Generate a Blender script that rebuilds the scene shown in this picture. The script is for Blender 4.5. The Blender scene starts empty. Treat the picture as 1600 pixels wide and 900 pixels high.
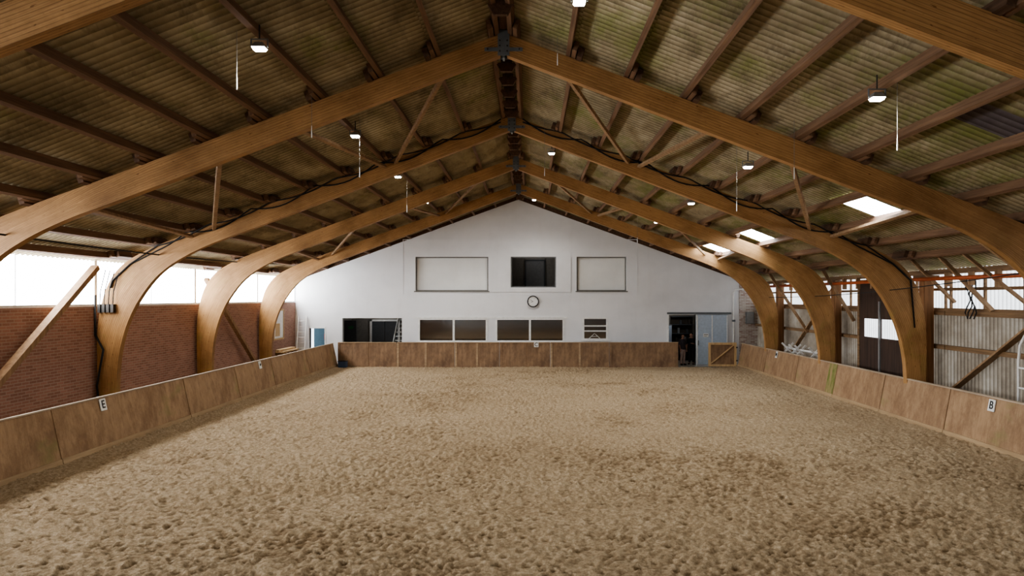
import bpy, math, random
import numpy as np
from mathutils import Vector, Matrix
random.seed(4); rng = np.random.default_rng(7)
col = bpy.context.scene.collection
F = 1100.0; CH = 3.43; U0 = 828.0; V0 = 465.0
XR = -0.5; SL = 0.364; PITCH = math.atan(SL)
FY = [7.6, 13.45, 19.5, 25.3, 31.1]; YW = 36.0; YN = -6.5
def at(u, v, Y): return Vector(((u-U0)/F*Y, Y, CH-(v-V0)/F*Y))
W = {}
# ---------------------------------------------------------------- mesh helpers
class MB:
    def __init__(s): s.v = []; s.f = []
    def add(s, vs, fs):
        n = len(s.v); s.v += [tuple(p) for p in vs]; s.f += [tuple(i+n for i in f) for f in fs]; return s
    def hexa(s, b, t):
        return s.add(list(b)+list(t), [(3,2,1,0),(4,5,6,7),(0,1,5,4),(1,2,6,5),(2,3,7,6),(3,0,4,7)])
    def box(s, x0, x1, y0, y1, z0, z1):
        return s.hexa([(x0,y0,z0),(x1,y0,z0),(x1,y1,z0),(x0,y1,z0)], [(x0,y0,z1),(x1,y0,z1),(x1,y1,z1),(x0,y1,z1)])
    def beam(s, p0, p1, w, h, up=(0,0,1)):
        p0 = Vector(p0); p1 = Vector(p1); a = (p1-p0).normalized(); sd = a.cross(Vector(up)).normalized(); u = sd.cross(a).normalized()
        q = []
        for p in (p0, p1):
            q.append([p-sd*w/2-u*h/2, p+sd*w/2-u*h/2, p+sd*w/2+u*h/2, p-sd*w/2+u*h/2])
        return s.hexa(q[0], q[1])
    def tube(s, pts, r, n=6):
        pts = [Vector(p) for p in pts]; rings = []
        for i, p in enumerate(pts):
            a = (pts[min(i+1,len(pts)-1)]-pts[max(i-1,0)]).normalized()
            up = Vector((0,0,1)) if abs(a.z) < .95 else Vector((0,1,0))
            sd = a.cross(up).normalized(); u = sd.cross(a)
            rr = r[i] if isinstance(r, (list,tuple)) else r
            rings.append([p+sd*math.cos(t*2*math.pi/n)*rr+u*math.sin(t*2*math.pi/n)*rr for t in range(n)])
        vs = [q for rg in rings for q in rg]; fs = []
        for i in range(len(pts)-1):
            for t in range(n): fs.append((i*n+t, i*n+(t+1)%n, (i+1)*n+(t+1)%n, (i+1)*n+t))
        fs.append(tuple(range(n))[::-1]); fs.append(tuple(range((len(pts)-1)*n, len(pts)*n)))
        return s.add(vs, fs)
    def build(s, name, m, parent=None, origin=None, smooth=False, uv=None, bevel=0, **pr):
        o0 = Vector(W[parent]) if parent is not None else Vector(origin if origin is not None else (0,0,0))
        me = bpy.data.meshes.new(name)
        me.from_pydata([tuple(Vector(p)-o0) for p in s.v], [], s.f)
        if uv is not None:
            l = me.uv_layers.new(name='UVMap'); 
            for i, lp in enumerate(me.loops): l.data[i].uv = uv[lp.vertex_index]
        if smooth:
            for p in me.polygons: p.use_smooth = True
        me.materials.append(m); me.validate(); me.update()
        o = bpy.data.objects.new(name, me); col.objects.link(o)
        if parent is not None: o.parent = parent; W[o] = W[parent]
        else: o.location = o0; W[o] = tuple(o0)
        if bevel:
            b = o.modifiers.new('Bevel', 'BEVEL'); b.width = bevel; b.segments = 1; b.limit_method = 'ANGLE'
        for k, v in pr.items(): o[k] = v
        return o
def thing(name, loc, label, category, group=None):
    o = bpy.data.objects.new(name, None); col.objects.link(o); o.location = loc; o.empty_display_size = .2
    W[o] = tuple(loc); o['label'] = label; o['category'] = category
    if group: o['group'] = group
    return o
def struct(name, loc=(0,0,0)):
    o = bpy.data.objects.new(name, None); col.objects.link(o); o.location = loc; W[o] = tuple(loc); o['kind'] = 'structure'; return o
def copy_tree(o, loc=None, label=None, parent=None):
    c = o.copy(); col.objects.link(c)
    if parent: c.parent = parent
    if loc is not None: c.location = loc; W[c] = tuple(loc)
    if label: c['label'] = label
    for ch in list(o.children): copy_tree(ch, None, None, c)
    return c
# ---------------------------------------------------------------- materials
def newmat(name, rough=.8, spec=.3):
    m = bpy.data.materials.new(name); m.use_nodes = True; nt = m.node_tree; b = nt.nodes['Principled BSDF']
    b.inputs['Roughness'].default_value = rough; b.inputs['Specular IOR Level'].default_value = spec
    return m, nt, b
def flat(name, c, rough=.6, metal=0, emit=0, spec=.4):
    m, nt, b = newmat(name, rough, spec); b.inputs['Metallic'].default_value = metal
    n = nt.nodes.new('ShaderNodeTexNoise'); n.inputs['Scale'].default_value = 9; n.inputs['Detail'].default_value = 4
    mx = ramp(nt, n.outputs['Fac'], [(0.3, tuple(x*.88 for x in c)), (.7, tuple(min(1,x*1.06) for x in c))])
    tc = nt.nodes.new('ShaderNodeTexCoord'); nt.links.new(tc.outputs['Object'], n.inputs['Vector'])
    nt.links.new(mx, b.inputs['Base Color'])
    if emit: b.inputs['Emission Color'].default_value = (*c, 1); b.inputs['Emission Strength'].default_value = emit
    return m
def ramp(nt, src, stops):
    r = nt.nodes.new('ShaderNodeValToRGB'); e = r.color_ramp.elements
    while len(e) < len(stops): e.new(.5)
    for i, (p, c) in enumerate(stops): e[i].position = p; e[i].color = (*c, 1) if len(c) == 3 else c
    nt.links.new(src, r.inputs['Fac']); return r.outputs['Color']
def mapped(nt, scale=(1,1,1), kind='Object', rot=(0,0,0)):
    tc = nt.nodes.new('ShaderNodeTexCoord'); mp = nt.nodes.new('ShaderNodeMapping'); mp.inputs['Scale'].default_value = scale; mp.inputs['Rotation'].default_value = rot
    nt.links.new(tc.outputs[kind], mp.inputs['Vector']); return mp.outputs['Vector']
def noise(nt, vec, scale=1, detail=5, rough=.6, dist=0):
    n = nt.nodes.new('ShaderNodeTexNoise'); n.inputs['Scale'].default_value = scale; n.inputs['Detail'].default_value = detail
    n.inputs['Roughness'].default_value = rough; n.inputs['Distortion'].default_value = dist
    nt.links.new(vec, n.inputs['Vector']); return n.outputs['Fac']
def mix(nt, fac, a, b, typ='MIX'):
    m = nt.nodes.new('ShaderNodeMix'); m.data_type = 'RGBA'; m.blend_type = typ
    if isinstance(fac, (int,float)): m.inputs[0].default_value = fac
    else: nt.links.new(fac, m.inputs[0])
    for k, x in ((6,a),(7,b)):
        if isinstance(x, tuple): m.inputs[k].default_value = (*x,1)
        else: nt.links.new(x, m.inputs[k])
    return m.outputs[2]
def bump(nt, b, h, strength=.3, dist=.02):
    n = nt.nodes.new('ShaderNodeBump'); n.inputs['Strength'].default_value = strength; n.inputs['Distance'].default_value = dist
    nt.links.new(h, n.inputs['Height']); nt.links.new(n.outputs['Normal'], b.inputs['Normal'])
def wood(name, c1, c2, axis='z', grain=14, rough=.7):
    m, nt, b = newmat(name, rough); s = {'x':(.7,grain,grain),'y':(grain,.7,grain),'z':(grain,grain,.7)}[axis]
    f = noise(nt, mapped(nt, s), 1, 6, .65); c = ramp(nt, f, [(.3,c1),(.7,c2)])
    nt.links.new(c, b.inputs['Base Color']); bump(nt, b, f, .2, .01); return m
def srgb(r,g,b): return tuple(((x/255)/12.92 if x/255 <= .04045 else ((x/255+.055)/1.055)**2.4) for x in (r,g,b))
def rib_shade(nt, wl):  # wave along the sheet ribs, used to paint rib shade into colour
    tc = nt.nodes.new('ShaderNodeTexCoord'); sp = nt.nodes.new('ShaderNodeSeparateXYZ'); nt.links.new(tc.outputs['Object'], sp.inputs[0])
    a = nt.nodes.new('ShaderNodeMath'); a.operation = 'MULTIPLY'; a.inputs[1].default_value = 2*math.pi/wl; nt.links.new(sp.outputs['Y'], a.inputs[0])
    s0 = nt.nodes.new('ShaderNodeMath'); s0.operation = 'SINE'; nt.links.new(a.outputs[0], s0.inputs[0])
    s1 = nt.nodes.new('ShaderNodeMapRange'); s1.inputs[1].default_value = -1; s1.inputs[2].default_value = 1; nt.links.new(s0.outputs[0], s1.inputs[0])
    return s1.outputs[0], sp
def glulam():
    m, nt, b = newmat('glulam_timber', .55, .35)
    uv = mapped(nt, (2.2,70,1), 'UV'); f = noise(nt, uv, 1, 5, .6)
    c = ramp(nt, f, [(.25,srgb(156,116,74)),(.55,srgb(188,146,98)),(.8,srgb(210,172,124))])
    w = nt.nodes.new('ShaderNodeTexWave'); w.bands_direction = 'Y'; w.inputs['Scale'].default_value = 6.5; w.inputs['Distortion'].default_value = .3
    nt.links.new(mapped(nt,(.05,1,1),'UV'), w.inputs['Vector'])
    l = ramp(nt, w.outputs['Fac'], [(.0,(.42,.38,.34)),(.14,(1,1,1))]); c = mix(nt, .7, c, l, 'MULTIPLY')
    v = mapped(nt, (.22, 20.7, 0), 'UV'); fl = nt.nodes.new('ShaderNodeVectorMath'); fl.operation = 'FLOOR'; nt.links.new(v, fl.inputs[0])
    wn = nt.nodes.new('ShaderNodeTexWhiteNoise'); nt.links.new(fl.outputs[0], wn.inputs['Vector']); c = mix(nt, .6, c, ramp(nt, wn.outputs['Value'], [(0,(.74,.70,.66)),(1,(1,1,1))]), 'MULTIPLY')
    k = noise(nt, mapped(nt,(4,14,1),'UV'), 1.8, 2, .5); kk = ramp(nt, k, [(.68,(1,1,1)),(.73,(.42,.32,.24))]); c = mix(nt, .8, c, kk, 'MULTIPLY')
    g = noise(nt, mapped(nt,(.7,.7,.7)), 1, 6, .7); st = ramp(nt, g, [(.40,(1,1,1)),(.68,(.54,.50,.43))]); c = mix(nt, .85, c, st, 'MULTIPLY')
    tc = nt.nodes.new('ShaderNodeTexCoord'); sp = nt.nodes.new('ShaderNodeSeparateXYZ'); nt.links.new(tc.outputs['Object'], sp.inputs[0])
    mr = nt.nodes.new('ShaderNodeMapRange'); mr.inputs[1].default_value = 5.0; mr.inputs[2].default_value = 3.2; nt.links.new(sp.outputs['Z'], mr.inputs[0])
    mm = nt.nodes.new('ShaderNodeMath'); mm.operation = 'MULTIPLY'; nt.links.new(mr.outputs[0], mm.inputs[0])
    g2 = noise(nt, mapped(nt,(1,1,1)), .9, 5, .7); r2 = ramp(nt, g2, [(.5,(0,0,0)),(.75,(.7,.7,.7))]); nt.links.new(r2, mm.inputs[1])
    c = mix(nt, mm.outputs[0], c, srgb(140,128,66))
    nt.links.new(c, b.inputs['Base Color']); bump(nt, b, f, .15, .01); return m
M = {}
M['glulam'] = glulam()
M['purlin'] = wood('dark_purlin_timber', srgb(92,68,52), srgb(142,112,88), 'y')
M['ridge'] = wood('dark_ridge_timber', srgb(70,52,40), srgb(112,86,68), 'y')
M['brace'] = wood('brace_timber', srgb(124,98,74), srgb(168,138,106), 'z', 10)
M['post'] = wood('post_timber', srgb(116,84,58), srgb(168,126,88), 'z', 12)
M['rail'] = wood('rail_timber', srgb(104,82,62), srgb(152,124,94), 'y', 12)
M['palewood'] = wood('pale_timber', srgb(176,148,110), srgb(212,184,142), 'z', 12)
M['steel'] = flat('galvanised_steel', srgb(112,118,122), .5, .2)
M['darksteel'] = flat('dark_steel', srgb(66,62,58), .5, .4)
M['black'] = flat('black_rubber', (.012,.012,.013), .6)
M['white'] = flat('white_paint', srgb(236,237,236), .45)
M['whitemetal'] = flat('white_metal', srgb(232,232,230), .4)
M['cord'] = flat('grey_cord', srgb(120,118,112), .6)
M['alu'] = flat('aluminium', srgb(150,152,154), .4, .3)
M['orange'] = flat('orange_pipe', srgb(176,92,56), .5)
M['green'] = flat('green_sign', srgb(40,110,70), .5)
M['blue'] = flat('blue_plastic', srgb(60,80,110), .5)
M['bluewall'] = flat('pale_blue_panel', srgb(84,110,122), .6)
M['red'] = flat('red_paint', srgb(170,40,34), .5)
M['bulb'] = flat('lit_lamp_glass', (1,.98,.93), .3, 0, 18)
M['door_dark'] = wood('dark_door', srgb(52,42,38), srgb(84,66,56), 'z', 8)
M['doorgrey'] = flat('grey_door', srgb(120,122,124), .5)
M['doordarkgrey'] = flat('dark_grey_door', srgb(70,74,78), .5)
M['sliding'] = flat('pale_blue_sliding_door', srgb(180,194,210), .5)
M['interior'] = flat('interior_plaster', srgb(128,124,118), .8)
M['interiordark'] = flat('interior_dark', srgb(70,62,54), .8)
M['lineg'] = flat('grey_edge_strip', srgb(120,118,114), .6)
def glassm(name, c):
    m, nt, b = newmat(name, .08, .9); b.inputs['IOR'].default_value = 1.8
    f = noise(nt, mapped(nt,(.9,.9,1.6)), 1, 5, .65); nt.links.new(ramp(nt, f, [(.35,tuple(x*.5 for x in c)),(.55,c),(.72,tuple(x*2 for x in c))]), b.inputs['Base Color']); return m
M['glass'] = glassm('brown_window_glass', srgb(52,40,30))
def lightpane(name, c, e, wl=0):
    m, nt, b = newmat(name, .5)
    f = noise(nt, mapped(nt,(.4,.5,.8)), 1, 5, .6); cc = ramp(nt, f, [(.3,tuple(x*.8 for x in c)),(.6,c)])
    if wl: t, _ = rib_shade(nt, wl); cc = mix(nt, 1, cc, ramp(nt, t, [(0,(.62,.62,.62)),(.6,(1,1,1))]), 'MULTIPLY')  # rib shade multiplied into the pane colour and glow
    nt.links.new(cc, b.inputs['Base Color']); nt.links.new(cc, b.inputs['Emission Color']); b.inputs['Emission Strength'].default_value = e; return m
M['band'] = lightpane('daylight_pane', (.94,.97,1), 11.0)
M['bandr'] = lightpane('translucent_sheet_bright', (.80,.84,.88), 1.15, .15)
M['sky'] = lightpane('rooflight_sheet', (.85,.93,1), 9)
def corr_low():
    m, nt, b = newmat('dirty_translucent_sheet', .6)
    f = noise(nt, mapped(nt,(1,.8,.8)), 1.0, 6, .65); c = ramp(nt, f, [(.3,srgb(108,98,86)),(.5,srgb(146,138,126)),(.72,srgb(180,176,168))])
    t, _ = rib_shade(nt, .15); c = mix(nt, .9, c, ramp(nt, t, [(0,(.45,.42,.38)),(.6,(1,1,1))]), 'MULTIPLY')  # rib shade painted into the colour, over the dirt mottling
    nt.links.new(c, b.inputs['Base Color']); nt.links.new(c, b.inputs['Emission Color']); b.inputs['Emission Strength'].default_value = .18; return m
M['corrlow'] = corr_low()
def plaster(name='white_painted_render', a=srgb(222,223,226), bb=srgb(234,235,238)):
    m, nt, b = newmat(name, .85, .2)
    f = noise(nt, mapped(nt,(.4,.5,.6)), .9, 6, .6); c = ramp(nt, f, [(.3,a),(.6,bb)])
    f2 = noise(nt, mapped(nt,(2,2,.4)), 1, 4, .6); c = mix(nt, .25, c, ramp(nt, f2, [(.25,(.86,.85,.83)),(.5,(1,1,1))]), 'MULTIPLY')
    nt.links.new(c, b.inputs['Base Color']); bump(nt, b, noise(nt, mapped(nt,(1,1,1)), 18, 3), .06, .01); return m
M['plaster'] = plaster(); M['infill'] = plaster('pale_infill_board', srgb(224,225,224), srgb(236,237,236))
def brick(name, ax, c1, c2, mor, sc=1.0):
    m, nt, b = newmat(name, .85, .2)
    tc = nt.nodes.new('ShaderNodeTexCoord'); sp = nt.nodes.new('ShaderNodeSeparateXYZ'); cb = nt.nodes.new('ShaderNodeCombineXYZ')
    nt.links.new(tc.outputs['Object'], sp.inputs[0]); nt.links.new(sp.outputs[ax], cb.inputs[0]); nt.links.new(sp.outputs['Z'], cb.inputs[1])
    t = nt.nodes.new('ShaderNodeTexBrick'); t.inputs['Scale'].default_value = sc; t.inputs['Brick Width'].default_value = .25; t.inputs['Row Height'].default_value = .075
    t.inputs['Mortar Size'].default_value = .008; t.inputs['Color1'].default_value = (*c1,1); t.inputs['Color2'].default_value = (*c2,1); t.inputs['Mortar'].default_value = (*mor,1); t.inputs['Mortar Smooth'].default_value = .3
    nt.links.new(cb.outputs[0], t.inputs['Vector'])
    f = noise(nt, mapped(nt,(.5,.5,.7)), 1, 6, .65); c = mix(nt, .5, t.outputs['Color'], ramp(nt, f, [(.3,(.68,.66,.64)),(.65,(1,1,1))]), 'MULTIPLY')
    nt.links.new(c, b.inputs['Base Color']); bump(nt, b, t.outputs['Fac'], -.4, .01); return m
M['brick'] = brick('red_brown_brick', 'Y', srgb(172,132,116), srgb(150,112,98), srgb(176,158,146))
M['brickx'] = brick('whitewashed_brick', 'X', srgb(190,182,174), srgb(150,124,112), srgb(206,202,198))
def roofm(name, blue=False):
    m, nt, b = newmat(name, .85, .2)
    f = noise(nt, mapped(nt,(1.5,.6,1)), 1.3, 7, .65); t, sp = rib_shade(nt, .177)
    if blue: c = ramp(nt, f, [(.3,srgb(96,88,92)),(.7,srgb(126,118,120))])
    else:
        c = ramp(nt, f, [(.28,srgb(158,146,120)),(.5,srgb(192,180,152)),(.72,srgb(218,208,182))])
        v = mapped(nt, (1/1.1, 1/1.06, 0)); fl = nt.nodes.new('ShaderNodeVectorMath'); fl.operation = 'FLOOR'; nt.links.new(v, fl.inputs[0])
        wn = nt.nodes.new('ShaderNodeTexWhiteNoise'); nt.links.new(fl.outputs[0], wn.inputs['Vector'])
        c = mix(nt, 1, c, ramp(nt, wn.outputs['Value'], [(0,(.74,.72,.70)),(1,(1,1,1))]), 'MULTIPLY')
        g = noise(nt, mapped(nt,(.6,.35,.3)), 1, 8, .75)
        mr = nt.nodes.new('ShaderNodeMapRange'); mr.inputs[1].default_value = -8; mr.inputs[2].default_value = 4; mr.inputs[3].default_value = -.09; mr.inputs[4].default_value = .03; nt.links.new(sp.outputs['X'], mr.inputs[0])
        ad = nt.nodes.new('ShaderNodeMath'); nt.links.new(g, ad.inputs[0]); nt.links.new(mr.outputs[0], ad.inputs[1])
        c = mix(nt, ramp(nt, ad.outputs[0], [(.51,(0,0,0)),(.66,(.75,.75,.75))]), c, srgb(136,146,80))
        d = noise(nt, mapped(nt,(1.1,.6,.5)), 1.6, 7, .8); c = mix(nt, ramp(nt, d, [(.51,(0,0,0)),(.70,(.7,.7,.7))]), c, srgb(100,88,70))
    c = mix(nt, .85, c, ramp(nt, t, [(0,(.36,.32,.27)),(.4,(.8,.78,.75)),(.75,(1,1,1))]), 'MULTIPLY')  # darker troughs: shading put into the colour so the ribs read
    nt.links.new(c, b.inputs['Base Color']); return m
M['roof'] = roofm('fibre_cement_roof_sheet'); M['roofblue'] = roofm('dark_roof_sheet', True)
def sandm():
    m, nt, b = newmat('riding_sand', .95, .1)
    v = mapped(nt,(1,1,1)); f = noise(nt, v, 18, 8, .75); c = ramp(nt, f, [(.30,srgb(150,126,98)),(.5,srgb(196,174,144)),(.70,srgb(230,212,184))])
    g = noise(nt, mapped(nt,(.16,.3,1)), 1.2, 6, .6, .4); c = mix(nt, .6, c, ramp(nt, g, [(.35,(.82,.79,.75)),(.65,(1,1,1))]), 'MULTIPLY')
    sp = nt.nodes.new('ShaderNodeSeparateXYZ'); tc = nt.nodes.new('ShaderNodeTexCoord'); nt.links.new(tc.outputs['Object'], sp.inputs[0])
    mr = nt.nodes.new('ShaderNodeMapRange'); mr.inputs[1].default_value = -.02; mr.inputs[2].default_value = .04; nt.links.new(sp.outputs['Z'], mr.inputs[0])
    c = mix(nt, .8, c, ramp(nt, mr.outputs[0], [(0,(.50,.44,.37)),(.5,(1,1,1))]), 'MULTIPLY')  # hollows darkened by height, shade put into the sand colour
    nt.links.new(c, b.inputs['Base Color'])
    h = nt.nodes.new('ShaderNodeMath'); h.operation = 'ADD'; nt.links.new(noise(nt, v, 26, 8, .8), h.inputs[0]); nt.links.new(noise(nt, v, 70, 4, .7), h.inputs[1])
    bump(nt, b, h.outputs[0], 1.0, .035); return m
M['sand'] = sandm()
M['concrete'] = flat('concrete_floor', srgb(150,142,130), .9)
def boardm(name, a, bb, cdark, axis, moss=True):
    m, nt, b = newmat(name, .6, .35)
    s = (9,9,1.4); f = noise(nt, mapped(nt, s), 1, 6, .65); c = ramp(nt, f, [(.25,a),(.75,bb)])
    v = mapped(nt, (1/.42,0,0) if axis == 'x' else (0,1/.42,0)); fl = nt.nodes.new('ShaderNodeVectorMath'); fl.operation = 'FLOOR'; nt.links.new(v, fl.inputs[0])
    wn = nt.nodes.new('ShaderNodeTexWhiteNoise'); nt.links.new(fl.outputs[0], wn.inputs['Vector']); c = mix(nt, .3, c, ramp(nt, wn.outputs['Value'], [(0,(.62,.62,.62)),(1,(1,1,1))]), 'MULTIPLY')
    fr = nt.nodes.new('ShaderNodeVectorMath'); fr.operation = 'FRACTION'; nt.links.new(v, fr.inputs[0]); sp = nt.nodes.new('ShaderNodeSeparateXYZ'); nt.links.new(fr.outputs[0], sp.inputs[0])
    c = mix(nt, .3, c, ramp(nt, sp.outputs['X' if axis == 'x' else 'Y'], [(0,(.35,.3,.26)),(.03,(1,1,1))]), 'MULTIPLY')
    g = noise(nt, mapped(nt,(1.8,1.8,1.2)), 1, 7, .75); c = mix(nt, ramp(nt, g, [(.44,(0,0,0)),(.64,(.8,.8,.8))]), c, cdark)
    q = noise(nt, mapped(nt,(.5,.5,.8)), 1, 4, .7); c = mix(nt, ramp(nt, q, [(.60,(0,0,0)),(.74,(.7,.7,.7))]), c, srgb(128,124,78))
    nt.links.new(c, b.inputs['Base Color']); bump(nt, b, f, .2, .01); return m
M['boardside'] = boardm('worn_side_board', srgb(148,120,92), srgb(182,152,120), srgb(122,94,70), 'y')
def mossboard():
    m, nt, b = newmat('mossy_side_board', .7)
    f = noise(nt, mapped(nt,(2.5,4,1.2)), 1, 6, .7); c = ramp(nt, f, [(.38,srgb(160,132,102)),(.5,srgb(134,128,82)),(.62,srgb(98,112,50))]); nt.links.new(c, b.inputs['Base Color']); return m
M['boardmoss'] = mossboard()
M['boardend'] = boardm('brown_end_board', srgb(128,102,80), srgb(166,138,110), srgb(102,80,64), 'x')
M['cap'] = wood('grey_cap_timber', srgb(150,134,116), srgb(196,180,160), 'y', 10)
M['capx'] = wood('brown_cap_timber', srgb(140,118,94), srgb(184,160,132), 'x', 10)
M['basey'] = wood('sandy_base_board', srgb(148,124,96), srgb(184,160,128), 'y', 10)
M['skin'] = flat('skin', srgb(190,146,122), .6)
M['hair'] = flat('dark_hair', srgb(40,28,22), .7)
M['tee'] = flat('black_tee', srgb(28,28,32), .8)
M['top'] = flat('dark_grey_top', srgb(78,72,78), .8)
M['trousers'] = flat('pale_pink_trousers', srgb(200,178,172), .8)
M['jeans'] = flat('dark_trousers', srgb(48,46,52), .8)
# ---------------------------------------------------------------- camera
cam = bpy.data.cameras.new('camera'); co = bpy.data.objects.new('camera', cam); col.objects.link(co); bpy.context.scene.camera = co
co.location = (0,0,CH); co.rotation_euler = (math.pi/2,0,0); cam.sensor_width = 36; cam.lens = F/1600*36; cam.shift_x = -28/1600; cam.shift_y = 15/1600; cam.clip_end = 300
vs_ = bpy.context.scene.view_settings; vs_.exposure = 0.95
try: vs_.look = 'AgX - Medium High Contrast'
except Exception: pass
# ---------------------------------------------------------------- sand
def vn(X, Y, s, seed):
    r = np.random.default_rng(seed); T = r.random((256,256)); x = X/s+100; y = Y/s+100
    xi = np.floor(x).astype(int); yi = np.floor(y).astype(int); fx = x-xi; fy = y-yi; fx = fx*fx*(3-2*fx); fy = fy*fy*(3-2*fy)
    g = lambda a,b: T[a%256, b%256]
    return (g(xi,yi)*(1-fx)+g(xi+1,yi)*fx)*(1-fy)+(g(xi,yi+1)*(1-fx)+g(xi+1,yi+1)*fx)*fy
ys = [-6.2]
while ys[-1] < 34.62: ys.append(ys[-1]+(.3 if ys[-1] < 7.5 else max(.024, .0029*ys[-1])))
ys = np.array(ys); xs = np.linspace(-9.44, 10.24, 780); X, Y = np.meshgrid(xs, ys)
wx = vn(X,Y,.5,31)*.3+vn(X,Y,.13,33)*.08; wy = vn(X,Y,.5,32)*.3+vn(X,Y,.13,34)*.08
patch = .55+.75*vn(X,Y,1.6,41)                      # churned and smoother areas
H = .02*(vn(X,Y,.8,1)-.5)+patch*(.014*np.tanh((vn(X+wx,Y+wy,.18,2)-.5)*5)*.6+.030*(np.abs(vn(X+wy,Y+wx,.09,3)-.5)*2-.5)+.026*np.tanh((vn(X+wx,Y+wx,.06,4)-.5)*4)*.7+.015*(vn(X,Y,.038,9)-.5))+.03*(vn(X,Y,2.5,5)-.5)
dx = xs[1]-xs[0]
for k in range(4800):                               # hoof prints
    cx = rng.uniform(-9.2,10); cy = 8+26*rng.random()**1.3; r = rng.uniform(.035,.07)
    j0 = max(0,int((cx-.22-xs[0])/dx)); j1 = j0+int(.44/dx)+2; i0, i1 = np.searchsorted(ys,[cy-.22,cy+.22])
    if i1 <= i0: continue
    D = np.sqrt((X[i0:i1,j0:j1]-cx)**2+((Y[i0:i1,j0:j1]-cy))**2)/r
    H[i0:i1,j0:j1] += -.030*np.exp(-D**3)+.012*np.exp(-((D-1.5)**2)*5)
edge = np.minimum(X+9.44, 10.24-X); H += .06*np.exp(-(edge/.3)**2)
H += .015; H = np.clip(H, -.08, .2)
nR, nC = X.shape; V = np.stack([X,Y,H],-1).reshape(-1,3)
idx = np.arange(nR*nC).reshape(nR,nC); Q = np.stack([idx[:-1,:-1],idx[:-1,1:],idx[1:,1:],idx[1:,:-1]],-1).reshape(-1,4)
me = bpy.data.meshes.new('sand'); me.vertices.add(len(V)); me.vertices.foreach_set('co', V.astype(np.float32).ravel())
me.loops.add(Q.size); me.loops.foreach_set('vertex_index', Q.astype(np.int32).ravel()); me.polygons.add(len(Q)); me.polygons.foreach_set('loop_start', np.arange(0,Q.size,4,dtype=np.int32))
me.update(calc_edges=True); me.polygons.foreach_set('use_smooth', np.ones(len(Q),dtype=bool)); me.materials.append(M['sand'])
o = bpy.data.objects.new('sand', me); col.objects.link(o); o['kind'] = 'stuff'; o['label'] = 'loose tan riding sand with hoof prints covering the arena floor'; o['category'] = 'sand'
MB().box(-12.3,12,YN,41,-.3,-.09).build('floor', M['concrete'], kind='structure')
# ---------------------------------------------------------------- far wall
def topz(x): return 8.44-SL*abs(x+.6)
def holed(x0, x1, y0, y1, holes, top, zb=-.09, extra=()):
    m = MB(); xs_ = sorted(set([x0,x1]+[h[0] for h in holes]+[h[1] for h in holes]+[e for e in extra if x0<e<x1]))
    for a, b in zip(xs_[:-1], xs_[1:]):
        hs = sorted([(h[2],h[3]) for h in holes if h[0] <= a+1e-6 and h[1] >= b-1e-6]); z = zb; iv = []
        for p, q in hs:
            if p > z+1e-6: iv.append((z,p,False))
            z = q
        iv.append((z,None,True))
        for lo, hi, t in iv:
            za, zb2 = (top(a),top(b)) if t else (hi,hi)
            m.hexa([(a,y0,lo),(b,y0,lo),(b,y1,lo),(a,y1,lo)], [(a,y0,za),(b,y0,zb2),(b,y1,zb2),(a,y1,za)])
    return m
HL = [(-11.26,-10.5,-.09,1.86),(-9.6,-6.55,-.09,2.38),(-5.73,-2.16,1.17,2.36),(-1.77,1.77,1.17,2.36),(2.68,4.0,1.27,2.41),(7.1,8.48,-.09,2.55),
      (-5.86,-2.13,3.76,5.52),(-.98,1.34,3.95,5.52),(2.39,4.94,3.76,5.52)]
holed(-12.0,10.7,YW,YW+.24,HL,topz,extra=(-.6,)).build('wall_far', M['plaster'], kind='structure')
holed(-12.2,11.8,YN-.2,YN,[],lambda x: 8.6-SL*abs(x-XR),extra=(XR,)).build('wall_near', M['plaster'], kind='structure')
MB().hexa([(-12.2,YW+.04,4.0),(-.6,YW+.04,8.2),(-.6,YW+.2,8.2),(-12.2,YW+.2,4.0)],[(-12.2,YW+.04,4.42),(-.6,YW+.04,8.68),(-.6,YW+.2,8.68),(-12.2,YW+.2,4.42)]).hexa(
    [(-.6,YW+.04,8.2),(11.8,YW+.04,3.7),(11.8,YW+.2,3.7),(-.6,YW+.2,8.2)],[(-.6,YW+.04,8.68),(11.8,YW+.04,4.16),(11.8,YW+.2,4.16),(-.6,YW+.2,8.68)]).build('trim_1', M['ridge'], kind='structure')
MB().box(10.7,11.8,YW-.05,YW+.24,-.09,4.1).build('wall_far_brick', M['brickx'], kind='structure')
for n, (a,b,c,d) in enumerate([(-5.86,-2.13,3.76,5.52),(2.39,4.94,3.76,5.52)]):
    w = struct('window_%d'%(n+1), (a,YW,c))
    MB().box(a,b,YW+.21,YW+.24,c,d).build('infill_panel', M['infill'], w)
    t = .06; f = MB().box(a,a+t,YW+.14,YW+.21,c,d).box(b-t,b,YW+.14,YW+.21,c,d).box(a+t,b-t,YW+.14,YW+.21,d-t,d).box(a+t,b-t,YW+.14,YW+.21,c,c+t)
    f.build('window_frame', M['lineg'], w); MB().box(a-.06,b+.06,YW-.06,YW+.14,c-.05,c+.012).build('window_sill', M['lineg'], w)
MB().box(-2.11,-1.0,YW-.04,YW,3.72,5.5).build('trim_2', M['plaster'], kind='structure')
MB().box(1.36,2.1,YW-.04,YW,3.72,5.5).box(-.98,1.36,YW-.04,YW,3.72,3.93).build('trim_3', M['plaster'], kind='structure')
g = MB().box(-6.5,5.5,YW-.015,YW,6.38,6.41).box(-6.5,-6.47,YW-.015,YW,3.6,6.38).box(5.47,5.5,YW-.015,YW,3.6,6.38).box(-6.5,5.5,YW-.015,YW,3.57,3.60); g.build('trim_4', M['plaster'], kind='structure')
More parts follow.
